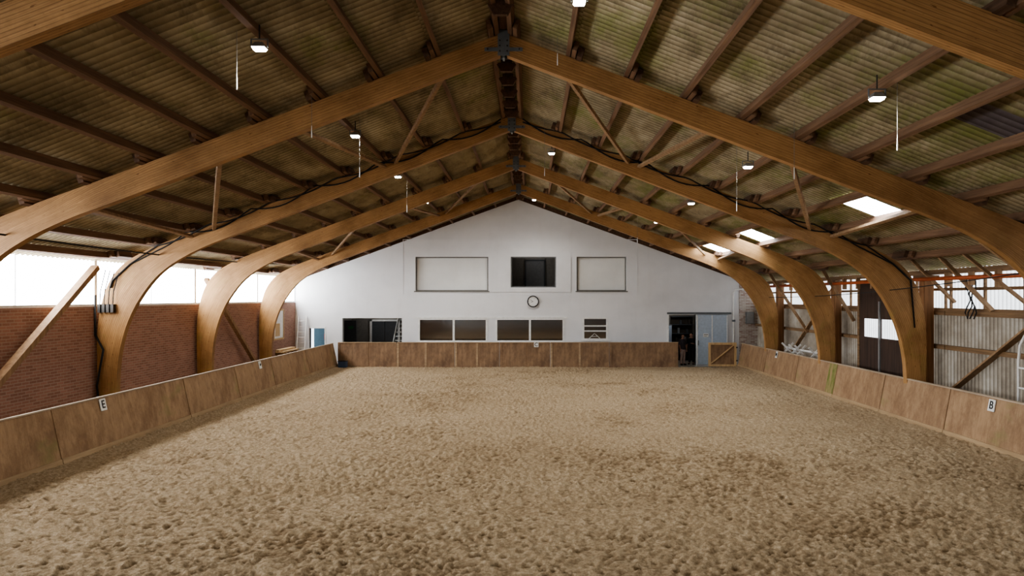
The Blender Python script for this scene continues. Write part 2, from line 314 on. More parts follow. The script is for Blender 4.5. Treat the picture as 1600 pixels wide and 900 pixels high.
# rooms behind
MB().box(-12,11.8,39.6,39.8,-.09,3.2).build('wall_back_room', M['interior'], kind='structure')
MB().box(-12,11.8,YW+.24,39.6,3.2,3.3).build('ceiling_back_room', M['interiordark'], kind='structure')
for n, x in enumerate((-10.1,-6.4,2.3,6.7,9.4)):
    MB().box(x-.08,x+.08,YW+.24,39.6,-.09,3.2).build('wall_partition_%d'%(n+1), M['interior'], kind='structure')
MB().box(-2,2.4,38.2,38.3,3.3,6.2).box(-2,-1.9,YW+.24,38.2,3.3,6.2).box(2.3,2.4,YW+.24,38.2,3.3,6.2).box(-2,2.4,YW+.24,38.3,6.2,6.3).build('wall_upper_room', M['interior'], kind='structure')
d = thing('interior_door', (.3,38.1,3.35), 'grey interior door seen through the open upper gable window', 'door')
MB().box(-.2,.75,38.12,38.18,3.35,5.4).build('door_leaf', M['doorgrey'], d); MB().box(-.28,-.2,38.1,38.19,3.35,5.45).box(.75,.83,38.1,38.19,3.35,5.45).box(-.28,.83,38.1,38.19,5.4,5.48).build('door_frame', M['doordarkgrey'], d)
w = struct('window_3', (-.98,YW,3.95)); MB().box(-.98,-.92,YW+.05,YW+.15,3.95,5.52).box(1.28,1.34,YW+.05,YW+.15,3.95,5.52).box(-.92,1.28,YW+.05,YW+.15,5.46,5.52).box(-.92,1.28,YW+.05,YW+.15,3.95,4.01).build('window_frame', M['doorgrey'], w)
def ribbon(n, a, b, c, d, muls, tr=()):
    w = struct('window_%d'%n, (a,YW,c)); f = MB(); t = .1
    f.box(a,b,YW-.02,YW+.12,c,c+t*.7).box(a,b,YW-.02,YW+.12,d-t*.7,d)
    for x in [a+t/2]+muls+[b-t/2]: f.box(x-t/2,x+t/2,YW-.02,YW+.12,c+t*.7,d-t*.7)
    for z in tr: f.box(a+t,b-t,YW+.02,YW+.12,z-.035,z+.035)
    f.build('window_frame', M['white'], w)
    xs_ = [a+t/2]+muls+[b-t/2]
    for p, q in zip(xs_[:-1], xs_[1:]): MB().box(p+t/2,q-t/2,YW+.06,YW+.08,c+t*.7,d-t*.7).build('pane', M['glass'], w)
    MB().box(a-.08,b+.08,YW-.08,YW+.04,c-.07,c).build('window_sill', M['whitemetal'], w)
ribbon(4,-5.73,-2.16,1.17,2.36,[-3.9]); ribbon(5,-1.77,1.77,1.17,2.36,[0.0]); ribbon(6,2.68,4.0,1.27,2.41,[],(1.72,1.98))
MB().box(-5.9,1.95,YW-.04,YW,2.36,2.44).build('trim_5', M['white'], kind='structure')
s = thing('wire_rack', (3.3,YW-.14,1.30), 'small white wire rack standing on the sill of the small right window', 'rack')
MB().tube([(2.95,YW-.05,1.28),(3.3,YW-.05,1.60),(3.65,YW-.05,1.28)],.014).tube([(2.95,YW-.05,1.29),(3.65,YW-.05,1.29)],.014).build('wire_frame', M['white'], s)
MB().tube([(3.12,YW-.05,1.45),(3.48,YW-.05,1.45)],.012).build('cross_wire', M['white'], s)
# clock
ck = thing('wall_clock', (.16,YW-.06,2.94), 'round white wall clock with black rim above the ribbon windows', 'clock')
def disc(cx, cy, cz, r, y1, n=36):
    m = MB(); vs = [(cx+r*math.cos(t*2*math.pi/n),cy,cz+r*math.sin(t*2*math.pi/n)) for t in range(n)]+[(cx+r*math.cos(t*2*math.pi/n),y1,cz+r*math.sin(t*2*math.pi/n)) for t in range(n)]; m.add(vs,[tuple(range(n)),tuple(range(n,2*n))[::-1]]+[(t,t+n,(t+1)%n+n,(t+1)%n) for t in range(n)]); return m
ring = MB(); n = 40; vs = []
for r_, y_ in ((.25,YW-.07),(.25,YW-.10),(.30,YW-.10),(.30,YW)): vs += [(.16+r_*math.cos(t*2*math.pi/n),y_,3.23+r_*math.sin(t*2*math.pi/n)) for t in range(n)]
ring.add(vs,[(k*n+t,k*n+(t+1)%n,(k+1)*n+(t+1)%n,(k+1)*n+t) for k in range(3) for t in range(n)]); ring.build('rim', M['black'], ck)
disc(.16,YW-.075,3.23,.252,YW-.01).build('face', M['white'], ck)
for k in range(12): a = k*math.pi/6; MB().beam((.16+.20*math.sin(a),YW-.078,3.23+.20*math.cos(a)),(.16+.23*math.sin(a),YW-.078,3.23+.23*math.cos(a)),.012,.006,(0,1,0)).build('hour_mark', M['black'], ck)
MB().beam((.16,YW-.083,3.23),(.16-.10,YW-.083,3.19),.016,.006,(0,1,0)).build('hour_hand', M['black'], ck)
MB().beam((.16,YW-.088,3.23),(.16-.14,YW-.088,3.33),.012,.006,(0,1,0)).build('minute_hand', M['black'], ck)
# right doorway with sliding door
dn = struct('door_1',(7.1,YW,0)); MB().box(7.02,7.1,YW-.03,YW+.24,-.05,2.55).box(8.48,8.54,YW-.03,YW+.24,-.05,2.55).box(7.02,8.54,YW-.03,YW+.24,2.55,2.62).build('door_frame', M['white'], dn)
sd = thing('sliding_door', (9.3,YW-.12,.02), 'pale blue sliding door slid open to the right of the doorway', 'door')
MB().box(8.5,10.1,YW-.12,YW-.07,.02,2.55).build('door_leaf', M['sliding'], sd, bevel=.008)
for x in (8.52,9.28,10.05): MB().box(x-.02,x+.03,YW-.135,YW-.12,.04,2.53).build('seam_strip', M['whitemetal'], sd)
MB().box(8.56,8.60,YW-.18,YW-.13,1.0,1.25).build('handle', M['steel'], sd)
MB().box(7.0,10.25,YW-.16,YW-.03,2.58,2.68).build('door_track', M['steel'], origin=(8.6,YW-.1,2.58), label='grey steel sliding door track fixed above the doorway', category='track')
pl = thing('notice_plate', (8.95,YW-.15,1.5), 'small white notice plate on the pale blue sliding door', 'sign'); MB().box(8.83,9.1,YW-.15,YW-.137,1.42,1.6).build('plate', M['whitemetal'], pl); MB().box(8.86,9.07,YW-.155,YW-.15,1.53,1.56).box(8.86,9.0,YW-.155,YW-.15,1.46,1.48).build('print_line', M['darksteel'], pl)
lk = thing('locker', (7.45,38.6,-.09), 'tall grey locker standing inside the right doorway', 'locker'); MB().box(7.15,7.75,38.4,38.9,-.09,1.95).build('body', M['doorgrey'], lk); MB().box(7.18,7.43,38.37,38.4,0,1.9).build('door', M['sliding'], lk); MB().box(7.46,7.72,38.37,38.4,0,1.9).build('door', M['sliding'], lk)
rk = thing('tack_shelf', (8.4,39.3,-.09), 'dark shelf unit with clutter deep inside the right doorway', 'shelf')
MB().box(7.9,9.1,39.5,39.56,-.09,2.4).build('back_panel', M['interiordark'], rk)
for z in (.4,.9,1.4,1.9,2.35): MB().box(7.9,9.1,39.15,39.5,z,z+.04).build('shelf_board', M['doordarkgrey'], rk)
for k in range(9): x = 8.0+.12*k; z = (.44,.94,1.44,1.94)[k%4]; MB().box(x,x+.1,39.2,39.4,z,z+.22+.04*(k%3)).build('box', (M['doordarkgrey'],M['interiordark'],M['doorgrey'])[k%3], origin=(x,39.3,z), label='small box on the shelf unit inside the right doorway', category='box', group='boxes on the shelf inside the doorway')
# left opening interior
dd = thing('tack_room_door', (-9.2,38,-.09), 'narrow dark door with a small green sign inside the left opening', 'door'); MB().box(-9.98,-9.35,37.9,38.0,-.09,2.2).build('door_leaf', M['doordarkgrey'], dd); MB().box(-9.78,-9.5,37.88,37.9,1.75,1.9).build('sign', M['green'], dd)
dd = thing('double_door', (-8.2,39.4,-.09), 'wide grey double door with white frame inside the left opening', 'door'); MB().box(-8.85,-8.15,39.45,39.55,-.09,2.1).build('door_leaf', M['doordarkgrey'], dd); MB().box(-8.12,-7.4,39.45,39.55,-.09,2.1).build('door_leaf', M['doordarkgrey'], dd); MB().box(-8.97,-8.85,39.42,39.6,-.09,2.2).box(-7.4,-7.28,39.42,39.6,-.09,2.2).box(-8.97,-7.28,39.42,39.6,2.1,2.2).build('door_frame', M['whitemetal'], dd)
stc = thing('staircase', (-6.9,37,-.09), 'white open-tread staircase at the right edge of the left opening', 'stairs')
for k in range(11): MB().box(-7.25,-6.5,36.4+k*.24,36.64+k*.24,.07+k*.21,.11+k*.21).build('tread', M['whitemetal'], stc)
MB().beam((-7.28,36.35,-.0),(-7.28,39.1,2.4),.04,.2).build('stringer', M['whitemetal'], stc)
nb = thing('notice_board', (-10.9,37.5,-.09), 'pale blue panel with red poster in the small left doorway', 'board'); MB().box(-11.5,-10.7,37.5,37.55,-.09,2.0).build('board', M['bluewall'], nb); MB().box(-10.95,-10.78,37.46,37.5,1.2,1.5).build('poster', M['red'], nb)
dn = struct('door_2',(-11.26,YW,0)); MB().box(-11.32,-11.26,YW-.02,YW+.24,-.05,1.86).box(-10.5,-10.44,YW-.02,YW+.24,-.05,1.86).box(-11.32,-10.44,YW-.02,YW+.24,1.86,1.92).build('door_frame', M['white'], dn)
# ---------------------------------------------------------------- left wall
MB().box(-12.25,-12.0,YN,YW,-.09,3.18).build('wall_left', M['brick'], kind='structure')
bays = list(zip([YN]+FY, FY+[YW]))
for n, (a,b) in enumerate(bays):
    w = struct('window_%d'%(7+n), (-12.1,a,3.2))
    MB().box(-12.13,-12.10,a,b,3.24,4.5).build('pane', M['band'], w)
    f = MB().box(-12.15,-12.02,a,b,3.18,3.25)
    for y in (a+.03,b-.03): f.box(-12.09,-12.02,y-.03,y+.03,3.25,4.46)
    f.box(-12.09,-12.04,(a+b)/2-.015,(a+b)/2+.015,3.25,4.46)
    f.build('window_frame', M['whitemetal'], w)
# ---------------------------------------------------------------- right wall: corrugated sheets
def corr(xc, y0, y1, z0, z1, wl=.15, amp=.025):
    m = MB(); N = max(2,int((y1-y0)/wl*8)); vs = []; fs = []
    for i in range(N+1):
        y = y0+(y1-y0)*i/N; x = xc+amp*math.sin(2*math.pi*y/wl); vs += [(x,y,z0),(x,y,z1)]
    for i in range(N): fs.append((2*i,2*i+2,2*i+3,2*i+1))
    return m.add(vs, fs)
XW = 11.65
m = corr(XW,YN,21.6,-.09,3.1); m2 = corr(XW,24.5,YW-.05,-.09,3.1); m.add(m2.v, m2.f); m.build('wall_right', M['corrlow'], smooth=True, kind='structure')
for n, (a,b) in enumerate(bays):
    w = struct('window_%d'%(13+n), (XW,0,3.1)); corr(XW+.02,a,b,3.1,4.3).build('pane', M['bandr'], w, smooth=True)
    s_ = MB()
    for p, q in ([(a,b)] if n != 3 else [(a,21.5),(24.6,b)]): s_.box(XW-.09,XW-.03,p,q,3.06,3.14)
    s_.build('window_sill', M['rail'], w)
    f = MB(); y = a+.1
    while y < b: f.box(XW-.10,XW-.04,y-.03,y+.03,3.14,4.2); y += 1.45
    f.box(XW-.11,XW-.05,a,b,3.62,3.70)
    f.build('window_frame', M['rail'], w)
BAYN = ['nearest the camera','between the first and second arches','between the second and third arches','between the third and fourth arches','between the fourth and fifth arches','beyond the fifth arch']
for n, (a,b) in enumerate(bays[1:]):
    for z, nm in ((3.0,'upper'),(2.05,'lower')):
        seg = [(a,b)] if n != 2 else [(a,21.5),(24.6,b)]
        for k, (p,q) in enumerate(seg):
            MB().box(XW-.16,XW-.03,p+.02,q-.02,z-.06,z+.06).build('wall_rail', M['rail'], origin=(XW-.1,p,z), label='%s timber rail on the right wall %s%s'%(nm,BAYN[n+1],'' if len(seg)==1 else (', near side' if k == 0 else ', far side')), category='rail')
PY = [14.2,20.05,25.95,31.8]
PN = ['first and nearest','second','third','fourth and farthest']
for i, y in enumerate(PY):
    p = thing('wall_post', (11.3,y,-.09), 'square brown timber post by the right wall, %s of four'%PN[i], 'post')
    MB().box(11.15,11.43,y-.14,y+.14,-.09,3.98).build('shaft', M['post'], p, bevel=.01)
    MB().box(11.1,11.46,y-.35,y+.35,3.98,4.06).build('head_block', M['rail'], p)
MB().box(11.17,11.34,7,35.9,4.065,4.2).build('eaves_beam', M['rail'], origin=(11.2,7,4.1), label='long brown eaves beam running along the top of the right wall', category='beam')
random.seed(2)
for k in range(22):
    y = 12.6+k*1.02; 
    if min(abs(y-q) for q in PY) < .45: continue
    MB().beam((11.1,y,3.66+.1*random.random()),(11.1,y,4.1),.1,.12,(1,0,0)).build('hanger_block', M['brace'], origin=(11.1,y,3.8), group='short timber hangers below the right eaves beam', label='short timber hanger under the eaves beam on the right', category='bracket')
pp = thing('orange_pipe', (10.9,13,3.9), 'long orange pipe running below the eaves along the right wall', 'pipe')
MB().tube([(10.96,12.4,3.92),(10.96,19,3.94),(10.96,25,3.93),(10.96,34.5,3.94)],.055,10).build('pipe', M['orange'], pp, smooth=True)
for y in (15.5,21.5,27.5,33): MB().box(10.89,11.05,y-.03,y+.03,3.84,4.04).build('clamp', M['darksteel'], pp)
dr = struct('door_3', (XW-.05,21.6,0))
for a,b,p0,p1 in ((21.65,23.0,.25,.04),(23.05,24.45,.04,.3)):
    lf = MB().box(XW-.19,XW-.12,a,b,-.05,2.1).box(XW-.19,XW-.12,a,b,2.72,3.95).box(XW-.19,XW-.12,a,a+p0,2.1,2.72).box(XW-.19,XW-.12,b-p1,b,2.1,2.72).build('door_leaf', M['door_dark'], dr)
    MB().box(XW-.17,XW-.14,a+p0,b-p1,2.1,2.72).build('pane', M['bandr'], lf)
MB().box(XW-.24,XW-.20,22.99,23.07,.3,3.3).build('locking_bar', M['alu'], dr)
MB().box(XW-.21,XW,21.5,21.62,-.05,4.0).box(XW-.21,XW,24.47,24.6,-.05,4.0).box(XW-.21,XW,21.5,24.6,3.96,4.04).build('door_frame', M['rail'], dr)
# ---------------------------------------------------------------- roof
PD = [.2,1.3,2.4,3.5,4.6,5.65,6.7,7.75,8.85,9.9,10.9]
SKY = [(7,15.9,17.1),(7,23.9,25.3),(7,29.5,31.0)]
def roofpatch(side, d0, d1, y0, y1, lift=0):
    wl = .177; dy = wl/8; i0 = round(y0/dy); i1 = round(y1/dy); vs = []; fs = []
    for i in range(i0, i1+1):
        y = i*dy; a = .032*math.sin(2*math.pi*y/wl)
        vs += [(XR+side*d0, y, 8.70-SL*d0+a+lift), (XR+side*(d1+.08), y, 8.665-SL*(d1+.08)+a+lift)]
    for i in range(i1-i0): fs.append((2*i,2*i+1,2*i+3,2*i+2))
    return vs, fs
rows = list(zip([.0]+PD[1:], PD[1:]+[12.35])); nsky = 19
for side in (-1,1):
    m = MB(); blue = MB()
    for k, (a,b) in enumerate(rows):
        cuts = [(y0,y1,'s') for (r,y0,y1) in SKY if side == 1 and r == k] + ([(9.9,10.7,'b')] if side == 1 and k == 6 else [])
        y = YN-.1
        for (p,q,t) in sorted(cuts)+[(36.3,36.3,'e')]:
            if p > y: m.add(*roofpatch(side,a,b,y,p))
            if t == 's':
                MB().add(*roofpatch(side,a,b,p,q)).build('window_%d'%nsky, M['sky'], smooth=True, kind='structure'); nsky += 1
            if t == 'b': blue.add(*roofpatch(side,a,b,p,q))
            y = q
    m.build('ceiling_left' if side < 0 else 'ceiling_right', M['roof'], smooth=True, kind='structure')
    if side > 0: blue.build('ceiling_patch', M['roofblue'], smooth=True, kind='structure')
# ---------------------------------------------------------------- arches
inn = [(10.9,-.09),(10.9,.7),(10.87,1.5),(10.76,2.2),(10.55,2.85),(10.2,3.5),(9.7,4.1),(9.05,4.55),(8.25,4.93),(7.3,5.28),(6.0,5.77),(3.0,6.91),(.06,8.03)]
out = [(11.38,-.09),(11.41,.7),(11.43,1.6),(11.43,2.4),(11.35,3.1),(11.13,3.8),(10.74,4.33),(10.1,4.72),(9.25,5.08),(7.9,5.575),(6.3,6.157),(3.15,7.303),(.06,8.43)]
def refine(P, n=5):
    R = []
    for i in range(len(P)-1):
        p0 = P[max(i-1,0)]; p1 = P[i]; p2 = P[i+1]; p3 = P[min(i+2,len(P)-1)]
        for k in range(n):
            t = k/n; R.append(tuple(.5*(2*p1[j]+(p2[j]-p0[j])*t+(2*p0[j]-5*p1[j]+4*p2[j]-p3[j])*t*t+(3*p1[j]-p0[j]-3*p2[j]+p3[j])*t**3) for j in (0,1)))
    R.append(P[-1]); return R
I2 = refine(inn); O2 = refine(out)
def half(side, y, th=.18):
    vs = []; fs = []; uv = []; L = 0
    for i, (a, b) in enumerate(zip(I2, O2)):
        if i: L += math.dist(I2[i-1], a)*.5+math.dist(O2[i-1], b)*.5
        dp = math.dist(a, b); 
        for (p, yy, v) in ((a,y-th/2,0),(b,y-th/2,dp),(b,y+th/2,dp+th),(a,y+th/2,-th)):
            vs.append((XR+side*p[0], yy, p[1])); uv.append((L, v))
    N = len(I2)
    for i in range(N-1):
        o_ = 4*i
        for k in range(4): q = (o_+k, o_+(k+1)%4, o_+4+(k+1)%4, o_+4+k); fs.append(q if side < 0 else q[::-1])
    fs.append((0,1,2,3)); fs.append((4*N-1,4*N-2,4*N-3,4*N-4))
    return MB().add(vs, fs), uv
AN = ['nearest glued timber arch, only its upper beams showing in the top corners','second glued timber arch, the largest seen whole, with crossed roof braces behind',
      'third glued timber arch, with black cables running along its top','fourth glued timber arch, between the cable arch and the farthest one','farthest glued timber arch, closest to the white gable wall']
for i, y in enumerate(FY):
    a = thing('timber_arch', (XR,y,-.09), AN[i], 'arch')
    for s in (-1,1):
        m, uv = half(s, y); m.build('half_arch', M['glulam'], a, uv=uv)
        MB().box(XR+s*11.14-.30,XR+s*11.14+.30,y-.16,y+.16,-.09,.12).build('base_shoe', M['steel'], a)
    p = MB()
    for yy in (y-.115,y+.095): p.box(XR-.11,XR+.11,yy,yy+.02,8.02,8.5)
    p.hexa([(XR-.36,y-.112,8.10),(XR+.36,y-.112,8.10),(XR+.36,y-.100,8.10),(XR-.36,y-.100,8.10)],[(XR-.36,y-.112,8.17),(XR+.36,y-.112,8.17),(XR+.36,y-.100,8.17),(XR-.36,y-.100,8.17)])
    p.box(XR-.02,XR+.02,y-.1,y+.1,7.98,8.5)
    p.build('apex_plate', M['steel'], a)
    for bx_, bz in ((-.07,8.1),(.07,8.1),(-.07,8.2),(.07,8.2),(-.07,8.3),(.07,8.3),(-.3,8.135),(.3,8.135)):
        MB().tube([(XR+bx_,y-.135,bz),(XR+bx_,y-.11,bz)],.016,6).build('bolt', M['darksteel'], a)
# purlins
ORD = ['first','second','third','fourth','fifth','sixth','seventh','eighth','ninth','tenth','eleventh']
BN = ['from first arch to second','from second arch to third','from third arch to fourth','from fourth arch to fifth','from fifth arch to white wall']
def up(s): return Vector((s*SL,0,1)).normalized()
for bi in range(5):
    y0 = FY[bi]-(.5 if bi else 2.5); y1 = (FY+[YW])[bi+1]+(.5 if bi < 4 else 0)
    for s in (-1,1):
        for k, d in enumerate(PD):
            off = .05*(1 if bi % 2 else -1); dd_ = d+off; x = XR+s*dd_; z = 8.555-SL*dd_
            p = thing('roof_purlin', (x,y0,z), 'dark roof purlin, %s below the ridge, %s slope, %s'%(ORD[k],'left' if s<0 else 'right',BN[bi]), 'purlin')
            MB().beam((x,y0,z),(x,y1,z),.085,.17,up(s)).build('timber', M['purlin'], p)
            if d > .5:
                c = dd_+.1*(-1 if bi % 2 == 0 else 1); yy = FY[bi]
                MB().beam((XR+s*c,yy-.32,8.53-SL*c),(XR+s*c,yy+.32,8.53-SL*c),.10,.17,up(s)).build('cleat', M['ridge'], p)
for bi in range(5):
    y0 = FY[bi]+.15; y1 = (FY+[YW+.0])[bi+1]-.15
    r = thing('ridge_board', (XR,y0,8.5), 'dark ridge board with short cross blocks, %s'%BN[bi], 'ridge board')
    MB().box(XR-.07,XR+.07,y0,y1,8.50,8.6).build('board', M['ridge'], r)
    n = int((y1-y0)/.95)
    for k in range(n):
        y = y0+.45+k*.95; MB().hexa([(XR-.12,y-.04,8.24),(XR+.12,y-.04,8.24),(XR+.12,y+.04,8.24),(XR-.12,y+.04,8.24)],[(XR-.22,y-.04,8.42),(XR+.22,y-.04,8.42),(XR+.22,y+.04,8.42),(XR-.22,y+.04,8.42)]).box(XR-.12,XR+.12,y-.03,y+.03,8.42,8.5).build('cross_block', M['ridge'], r)
# roof braces
def rp(s, d, y, off=.12): return Vector((XR+s*d, y, 8.43-SL*d-off))
BR = [((1.05),(3.2),'steep'),((4.2),(3.5),'flat upper'),((5.46),(8.2),'middle'),((8.4),(8.8),'lowest')]
for bi in (1,3):
    for s in (-1,1):
        for (a,b,nm) in BR:
            b0 = thing('roof_brace', rp(s,a,FY[bi]+.1), '%s slanting timber roof brace on the %s slope %s'%(nm,'left' if s<0 else 'right',BN[bi]), 'brace')
            MB().beam(rp(s,a,FY[bi]+.11),rp(s,b,FY[bi+1]-.12),.09,.07,up(s)).build('timber', M['brace'], b0)
            MB().box(XR+s*a-.07,XR+s*a+.07,FY[bi]+.1,FY[bi]+.13,8.43-SL*a-.3,8.43-SL*a-.02).build('bracket', M['steel'], b0)
# wall braces
def brace(p, q, w, h, lab): return MB().beam(p,q,w,h,(1,0,0)).build('wall_brace', M['brace'], origin=p, label=lab, category='brace')
brace((-11.72,19.0,4.25),(-11.72,13.65,.15),.14,.2,'long diagonal timber brace against the left brick wall, nearest')
brace((-11.72,25.5,4.1),(-11.72,30.9,.0),.12,.16,'diagonal timber brace on the left brick wall between the last two arches')
brace((11.46,19.2,.85),(11.46,14.5,3.75),.05,.2,'broad diagonal timber brace on the right wall beside the near corrugated sheets')
brace((11.46,31.0,.9),(11.46,26.4,3.9),.05,.16,'diagonal timber brace on the right wall just before the last arch')
brace(at(1450,382,19.2),(11.47,17.45,3.1),.05,.13,'thin slanting board from third arch haunch down to the right rail')
brace(at(1532,376,15.7),(11.47,14.9,3.2),.05,.12,'thin slanting board at the upper right edge beside the orange pipe')
brace(at(1275,405,25.8),(11.47,24.9,2.6),.05,.12,'thin slanting board left of the dark double doors')
brace(at(1192,412,31.5),(11.45,29.0,2.0),.05,.12,'thin slanting board behind the farthest arch on the right')
brace(at(1395,378,20.6),(11.47,19.0,3.3),.05,.1,'thin slanting board behind the third arch at the right eaves')
brace(at(1500,392,17.2),(11.47,16.0,3.15),.04,.1,'thin slanting board second from the right edge under the eaves')
# ---------------------------------------------------------------- kickboards
def sideboard(s, y0, y1, label, mossy=False):
    xb, xt = (-9.42,-9.68) if s < 0 else (10.20,10.42)
    t = thing('kickboard', (xb,(y0+y1)/2,-.05), label, 'kickboard')
    def slab(z0, z1, f, b_, ya, yb):
        xa = xb+(xt-xb)*(z0/1.2); xc = xb+(xt-xb)*(z1/1.2)
        return ([(xa-f*s,ya,z0),(xa+b_*s,ya,z0),(xa+b_*s,yb,z0),(xa-f*s,yb,z0)], [(xc-f*s,ya,z1),(xc+b_*s,ya,z1),(xc+b_*s,yb,z1),(xc-f*s,yb,z1)])
    MB().hexa(*slab(-.05,1.17,0,.05,y0+.004,y1-.004)).build('panel', M['boardside'], t)
    MB().hexa(*slab(.02,.17,.03,0,y0+.01,y1-.01)).build('base_board', M['basey'], t)
    MB().box(xt-.03,xt+.03+.03*(s>0),y0+.005,y1-.005,1.17,1.20).build('cap_rail', M['cap'], t)
    y = y0+.6
    while y < y1-.2:
        if y > 5 and min(abs(y-f) for f in FY) > .3: MB().box(xt+(.06 if s > 0 else -.16)+.02*s,xt+(.16 if s > 0 else -.06)+.02*s,y-.05,y+.05,-.09,1.15).build('support_post', M['rail'], t)
        y += 1.8
    MB().hexa(*slab(.17,1.17,.012,0,y0+.01,y0+(.6 if mossy else .08))).build('joint_batten', M['boardmoss'] if mossy else M['boardside'], t)
    return t
LS = [-6,14.2,19.6,23.0,26.2,30.3,34.6]; RS = [-6,17.4,20.6,23.8,27.2,30.8,34.6]
LN = ['nearest left section, cut by the picture edge','left section carrying the letter E plate','third left section, just beyond the letter E section','left section with the dot marker plate','fifth left section from the front','last left section ending at the blue crate corner']
RN = ['nearest right section, carrying the letter B plate','second right section, just beyond the letter B section','third right section, in front of the dark doors','right section with a green moss stain at its near end','right section carrying the letter M plate','last right section ending at the open gate']
for k in range(6): sideboard(-1, LS[k], LS[k+1], 'worn brown kickboard, '+LN[k]); sideboard(1, RS[k], RS[k+1], 'worn brown kickboard, '+RN[k], k == 3)
EX = [-9.45,-6.55,-3.7,-1.5,1.0,3.9,7.3]; EN = ['first section from the left corner','second section from the left','third section from the left','section with the letter C plate','section right of the letter C plate, below the small window','last section ending at the doorway gap']
for k in range(6):
    a, b = EX[k], EX[k+1]; t = thing('end_kickboard', ((a+b)/2,34.65,-.05), 'brown end kickboard, '+EN[k], 'kickboard')
    MB().box(a+.008,b-.008,34.62,34.68,-.05,1.2).build('panel', M['boardend'], t)
    MB().box(a+.01,b-.01,34.58,34.74,1.2,1.235).build('cap_rail', M['capx'], t)
    for x in (a+.06,(a+b)/2): MB().box(x-.05,x+.05,34.595,34.62,0,1.2).build('batten', M['capx'] if k in (1,2,4) else M['boardend'], t)
    for x in (a+.3,b-.3): MB().box(x-.05,x+.05,34.68,34.78,-.09,1.2).build('support_post', M['rail'], t)
g = thing('arena_gate', (9.45,34.6,.0), 'small timber gate with diagonal brace beside the sliding door', 'gate')
MB().box(8.8,10.12,34.62,34.66,.08,1.2).build('panel', M['boardend'], g)
MB().box(8.77,8.88,34.57,34.62,.05,1.22).box(10.04,10.15,34.57,34.62,.05,1.22).box(8.88,10.04,34.57,34.62,.05,.15).box(8.88,10.04,34.57,34.62,1.11,1.22).build('frame', M['palewood'], g)
MB().beam((8.9,34.59,.2),(10.02,34.59,1.1),.04,.10,(0,1,0)).build('diagonal_brace', M['palewood'], g)
for z in (.3,.95): MB().box(10.12,10.2,34.56,34.62,z,z+.06).build('hinge', M['darksteel'], g)
# letter plates
def text(parent, ch, size, loc, rot, m):
    cu = bpy.data.curves.new('letter', 'FONT'); cu.body = ch; cu.size = size; cu.extrude = .002; cu.align_x = 'CENTER'; cu.align_y = 'CENTER'; cu.offset = .004
    to = bpy.data.objects.new('tmp', cu); col.objects.link(to); bpy.context.view_layer.update()
    me = bpy.data.meshes.new_from_object(to.evaluated_get(bpy.context.evaluated_depsgraph_get())); bpy.data.objects.remove(to)
    me.materials.clear(); me.materials.append(m); o = bpy.data.objects.new('letter', me); col.objects.link(o); o.parent = parent
    o.location = Vector(loc)-Vector(W[parent]); o.rotation_euler = rot; return o
def marker(ch, s, y, z, lab, w=.22, h=.26):
    if s == 0:
        t = thing('letter_plate', (y,34.59,z-h/2), lab, 'letter plate'); MB().box(y-w/2,y+w/2,34.57,34.62,z-h/2,z+h/2-.03).build('plate', M['white'], t); text(t, ch, .25, (y,34.565,z-.01), (math.pi/2,0,0), M['black']); return
    xb, xt = (-9.42,-9.68) if s < 0 else (10.20,10.42); lean = (xt-xb)/1.2; f = lambda zz: xb+lean*zz-.014*s
    t = thing('letter_plate', (f(z),y,z-h/2), lab, 'letter plate'); a = f(z-h/2); b = f(z+h/2)
    MB().hexa([(a,y-w/2,z-h/2),(a-.015*s,y-w/2,z-h/2),(a-.015*s,y+w/2,z-h/2),(a,y+w/2,z-h/2)],[(b,y-w/2,z+h/2),(b-.015*s,y-w/2,z+h/2),(b-.015*s,y+w/2,z+h/2),(b,y+w/2,z+h/2)]).build('plate', M['white'], t)
    an = math.atan(lean)
    if ch == 'dot':
        xx = f(z)-.018*s; n=20; m = MB(); m.add([(xx-.004*s,y+.06*math.cos(q*2*math.pi/n),z+.06*math.sin(q*2*math.pi/n)) for q in range(n)],[tuple(range(n))]); m.build('dot', M['black'], t)
    else: text(t, ch, .25, (f(z)-.019*s,y,z), (math.pi/2, 0, math.pi/2*(-s)), M['black']).rotation_euler.rotate_axis('X', -abs(an))
marker('E',-1,15.86,1.02,'white plate with black letter E on the left kickboard')
marker('B',1,15.8,1.01,'white plate with black letter B on the right kickboard')
marker('C',0,.31,1.13,'white plate with black letter C on the end kickboard')
marker('dot',-1,25.1,1.03,'small white plate with black dot on the left kickboard')
marker('M',1,29.6,1.03,'small white plate with black letter M on the right kickboard')
